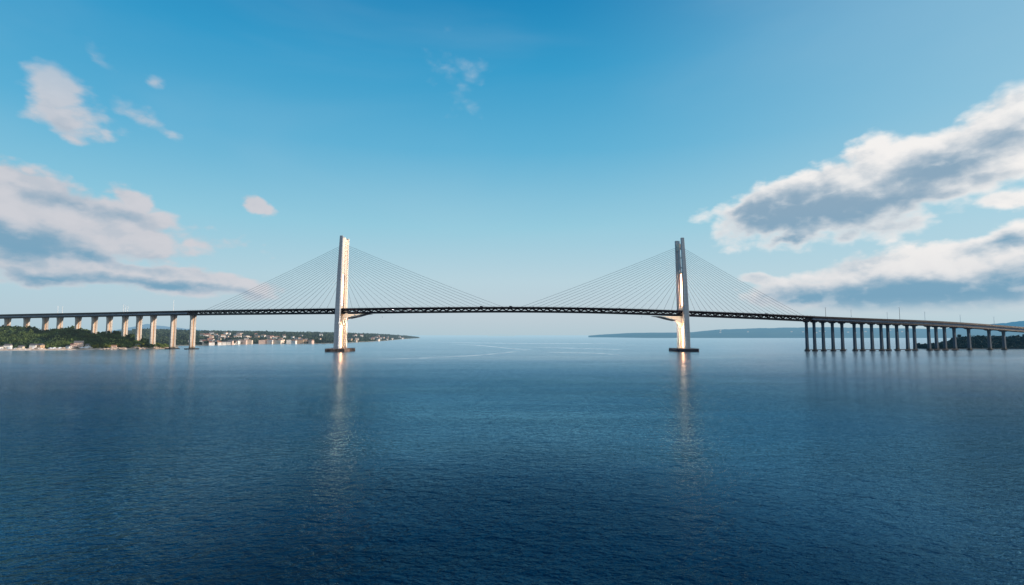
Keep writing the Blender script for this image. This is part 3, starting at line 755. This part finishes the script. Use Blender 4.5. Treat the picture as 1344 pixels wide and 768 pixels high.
wake([(590, 451.5), (625, 453), (655, 455.8), (680, 458.2), (702, 458.4)], .35, .6, 2)
wake([(690, 455.5), (730, 456.5), (770, 457.4), (800, 458.2), (825, 459.2)], .6, .4, 3)
wake([(560, 449.2), (640, 450.2), (720, 450.8), (830, 450.5)], .4, .4, 4)
wake([(700, 462), (760, 463), (790, 464), (822, 466.5)], .6, .6, 5)

# ------------------------------------------------------------------ sun
SUN_AZ = R(91.5); SUN_EL = R(15)     # clockwise from the viewing direction, to the right
sd = Vector((math.sin(SUN_AZ)*math.cos(SUN_EL), math.cos(SUN_AZ)*math.cos(SUN_EL), math.sin(SUN_EL)))
sl = bpy.data.lights.new('sun', 'SUN'); sl.energy = 4.8; sl.angle = R(.5); sl.color = (1.0, .80, .62)
so = bpy.data.objects.new('sun', sl); col.objects.link(so); so.rotation_euler = sd.to_track_quat('Z', 'Y').to_euler()

# ------------------------------------------------------------------ sky with clouds
w = bpy.data.worlds.new('World'); sc.world = w; w.use_nodes = True
q = NT(w.node_tree); bg = q.n['Background']
def azel(px, py):
    a = (px-672)/F; b = (384-py)/F
    v = Vector((a, CP-b*SP, SP+b*CP)).normalized()
    return math.atan2(v.x, v.y), math.asin(v.z)
tc = q.node('ShaderNodeTexCoord'); sp = q.node('ShaderNodeSeparateXYZ', {0: tc.outputs['Generated']})
az = q.math('ARCTAN2', sp.outputs[0], sp.outputs[1]); el = q.math('ARCSINE', sp.outputs[2])
AE = q.node('ShaderNodeCombineXYZ', {0: az, 1: el, 2: 0.0}).outputs[0]
sky = q.node('ShaderNodeTexSky', sky_type='NISHITA', sun_disc=False, sun_elevation=SUN_EL, sun_rotation=SUN_AZ, altitude=20.0, air_density=1.0, dust_density=1.0, ozone_density=3.0)
rmp = q.node('ShaderNodeValToRGB', {0: q.math('DIVIDE', q.math('ABSOLUTE', el), 1.2)})
cr = rmp.color_ramp
def stop(y, c, first=[0]):
    e = azel(672, y)[1]/1.2 if y is not None else 1.0
    if first[0] < 2: s = cr.elements[first[0]]; s.position = max(0, e); first[0] += 1
    else: s = cr.elements.new(e)
    s.color = (*s2l(c), 1)
stop(440, (184, 207, 218)); stop(None, (4, 38, 84)); stop(415, (195, 210, 220)); stop(370, (190, 216, 226)); stop(300, (154, 208, 226)); stop(200, (98, 182, 218)); stop(90, (54, 160, 207)); stop(0, (30, 140, 193))
base = q.mixc(q.ss(az, .05, 1.1), rmp.outputs[0], q.mixc(.55, rmp.outputs[0], s2l((186, 217, 228))))
base = q.mixc(q.math('MULTIPLY', q.ss(az, .0, -.9), .35), base, q.mixc(1.0, base, (.62, .88, .95), 'MULTIPLY'))
base = q.mixc(q.math('MULTIPLY', q.ss(az, .75, 1.5), .7), base, q.mixc(q.ss(el, .05, .6), s2l((255, 232, 205)), s2l((225, 232, 235))))
base = q.mixc(.10, base, q.mixc(1.0, sky.outputs[0], (.085, .10, .115), 'MULTIPLY'))
vl = q.node('ShaderNodeTexNoise', {'Vector': q.node('ShaderNodeMapping', {'Vector': AE, 'Scale': (1.6, 5.5, 1), 'Rotation': (0, 0, R(-12))}).outputs[0], 'Scale': 1.0, 'Detail': 4.0, 'Roughness': .5, 'Distortion': .5}).outputs[0]
base = q.mixc(q.math('MULTIPLY', q.ss(vl, .42, .75), .09), base, s2l((196, 214, 224)))
# warped coordinates for ragged clouds
def warp(scale, amt, det=5, seed=0, stretch=1.7):
    mp = q.node('ShaderNodeMapping', {'Vector': AE, 'Scale': (scale, scale*stretch, 1), 'Location': (seed, seed*.7, seed*.3)})
    n = q.node('ShaderNodeTexNoise', {'Vector': mp.outputs[0], 'Scale': 1.0, 'Detail': float(det), 'Roughness': .6})
    return n
def field(ell, vec):
    acc = None
    for e in ell:
        px, py, rx, ry, rot, amp = e
        a0, e0 = azel(px, py); ax = abs(azel(px+8, py)[0]-a0)/8; ey = abs(azel(px, py+8)[1]-e0)/8
        mp = q.node('ShaderNodeMapping', {'Vector': vec, 'Location': (a0, e0, 0), 'Rotation': (0, 0, R(rot)), 'Scale': (rx*ax, ry*ey, 1)}, vector_type='TEXTURE')
        ln = q.node('ShaderNodeVectorMath', {0: mp.outputs[0]}, operation='LENGTH').outputs['Value']
        v = q.math('MULTIPLY', q.math('SUBTRACT', 1, ln), amp)
        acc = v if acc is None else q.math('SMOOTH_MAX', acc, v, .18)
    return acc
wn = warp(7, 0, 5, 3); off = q.node('ShaderNodeVectorMath', {0: wn.outputs['Color'], 1: (.5, .5, .5)}, operation='SUBTRACT').outputs[0]
off = q.node('ShaderNodeVectorMath', {0: off, 1: (.11, .05, 0)}, operation='MULTIPLY').outputs[0]
AEw = q.node('ShaderNodeVectorMath', {0: AE, 1: off}, operation='ADD').outputs[0]
CL = [ # px py rx ry rot amp
 (1070, 264, 140, 42, 10, 1.5), (1170, 238, 135, 46, 14, 1.6), (1275, 205, 120, 46, 16, 1.6), (1335, 165, 95, 42, 22, 1.4), (1130, 205, 50, 20, 25, .9), (985, 280, 46, 13, 12, 1.0),
 (1036, 315, 34, 9, 0, .7), (1345, 258, 55, 18, 0, .8),
 (1345, 322, 130, 30, 8, 1.2), (1185, 352, 150, 26, 7, 1.2), (1012, 367, 38, 10, -4, .9), (1090, 382, 130, 20, 3, 1.2), (1260, 378, 260, 38, 2, 1.6),
 (25, 262, 140, 42, -8, 1.5), (125, 293, 135, 40, -14, 1.5), (30, 325, 160, 36, -4, 1.5), (170, 262, 30, 15, -20, .8),
 (70, 348, 150, 22, -4, 1.2), (210, 366, 160, 18, -6, 1.2), (310, 378, 70, 10, -4, .55),
 (78, 114, 52, 36, -30, 1.6), (98, 148, 62, 34, -18, .9), (138, 78, 36, 12, -32, .5), (188, 156, 34, 12, -22, .5), (212, 113, 13, 9, -35, .55),
 (609, 98, 34, 34, -50, .27), (346, 272, 25, 12, -18, .8), (275, 320, 70, 14, -8, .35), (1150, 300, 100, 16, 8, .5)]
DK = [(1040, 300, 160, 62, 8, 1.5), (1130, 284, 170, 44, 11, 1.2), (1235, 216, 130, 26, 19, .9), (1290, 190, 60, 16, 20, .6),
 (1200, 385, 260, 26, 2, 1.3), (1345, 366, 130, 24, 5, 1.2), (1090, 388, 130, 18, 0, 1.1), (1330, 312, 60, 8, 10, .6),
 (10, 315, 130, 26, -8, 1.1), (110, 335, 130, 12, -8, .8), (60, 365, 150, 14, -3, 1.0), (220, 378, 170, 9, -5, .9), (100, 270, 70, 9, -8, .6), (90, 165, 60, 18, -15, .6)]
f0 = field([(a, b, c*1.22, d*1.28, e, f) for a, b, c, d, e, f in CL], AEw)
nA = warp(11, 0, 9, 7, 1.8).outputs[0]; nB = warp(30, 0, 6, 5, 1.5).outputs[0]
def puff(dx, dy):
    o2 = q.node('ShaderNodeVectorMath', {0: warp(26, 0, 3, 2).outputs['Color'], 1: (.022, .016, 0)}, operation='MULTIPLY').outputs[0]
    v = q.node('ShaderNodeVectorMath', {0: AE, 1: o2}, operation='ADD').outputs[0]
    mp = q.node('ShaderNodeMapping', {'Vector': v, 'Scale': (15, 24, 1), 'Location': (dx, dy, 0)})
    return q.node('ShaderNodeTexVoronoi', {'Vector': mp.outputs[0], 'Scale': 1.0, 'Detail': 2.5, 'Roughness': .55, 'Smoothness': .35}, feature='SMOOTH_F1', voronoi_dimensions='2D').outputs['Distance']
pv = puff(0, 0); pvs = puff(.10, .30)
den = q.math('ADD', f0, q.math('ADD', q.math('MULTIPLY', q.math('SUBTRACT', nA, .5), .52), q.math('ADD', q.math('MULTIPLY', q.math('SUBTRACT', nB, .5), .22), q.math('MULTIPLY', q.math('SUBTRACT', .42, pv), .45))))
# shifted sample of the same noise toward the sun gives the lit edges
mpS = q.node('ShaderNodeMapping', {'Vector': AE, 'Scale': (11, 11*1.8, 1), 'Location': (7-.20, 7*.7-.38, 2.1)})
nS = q.node('ShaderNodeTexNoise', {'Vector': mpS.outputs[0], 'Scale': 1.0, 'Detail': 9.0, 'Roughness': .6}).outputs[0]
lit = q.math('ADD', q.math('MULTIPLY', q.math('SUBTRACT', nA, nS), 1.6), q.math('MULTIPLY', q.math('SUBTRACT', pvs, pv), .6))
den = q.math('MULTIPLY', q.math('ADD', den, .15), q.math('SUBTRACT', 1, q.math('MULTIPLY', q.ss(el, .26, .36), .5)))
alpha = q.ss(den, .0, .42)
dk = field(DK, AEw)
sh = q.math('ADD', q.math('ADD', dk, q.math('MULTIPLY', q.math('SUBTRACT', .5, nB), .5)), q.math('MULTIPLY', lit, -.55))
shf = q.math('MULTIPLY', q.ss(sh, -.55, .85), q.ss(den, .05, .7))
side = q.ss(az, -.5, .4)
litc = q.mixc(side, s2l((203, 204, 211)), s2l((247, 243, 240)))
litc = q.mixc(q.ss(el, .16, .02), litc, s2l((207, 210, 216)))
drk = q.mixc(q.ss(el, .22, .10), s2l((138, 166, 188)), s2l((118, 162, 189)))
cc = q.mixc(shf, litc, drk)
cc = q.mixc(q.math('MULTIPLY', q.ss(lit, .0, .45), .20), cc, q.mixc(side, s2l((222, 218, 222)), s2l((250, 247, 244))))
cc = q.mixc(q.math('MULTIPLY', q.ss(lit, .0, -.45), .22), cc, drk)
cc = q.mixc(q.ss(el, .06, .01), cc, base)
alpha = q.math('MULTIPLY', alpha, q.ss(el, .02, .05))
alpha = q.math('MULTIPLY', alpha, .96)
# high clouds on the left are thin
thin = q.math('MULTIPLY', q.ss(el, .28, .40), .35)
alpha = q.math('MULTIPLY', alpha, q.math('SUBTRACT', 1, thin))
final = q.mixc(alpha, base, cc)
q.l.new(final, bg.inputs['Color']); bg.inputs['Strength'].default_value = 1.0
w.cycles.sampling_method = 'MANUAL'; w.cycles.sample_map_resolution = 512

sc.view_settings.view_transform = 'Standard'; sc.view_settings.look = 'None'; sc.view_settings.exposure = 0; sc.view_settings.gamma = 1
sc.render.engine = 'CYCLES'
sc.cycles.sample_clamp_direct = 0; sc.cycles.light_sampling_threshold = 0.0; sc.cycles.sample_clamp_indirect = 5; sc.cycles.max_bounces = 5; sc.cycles.use_denoising = True; sc.cycles.caustics_reflective = False; sc.cycles.transparent_max_bounces = 8
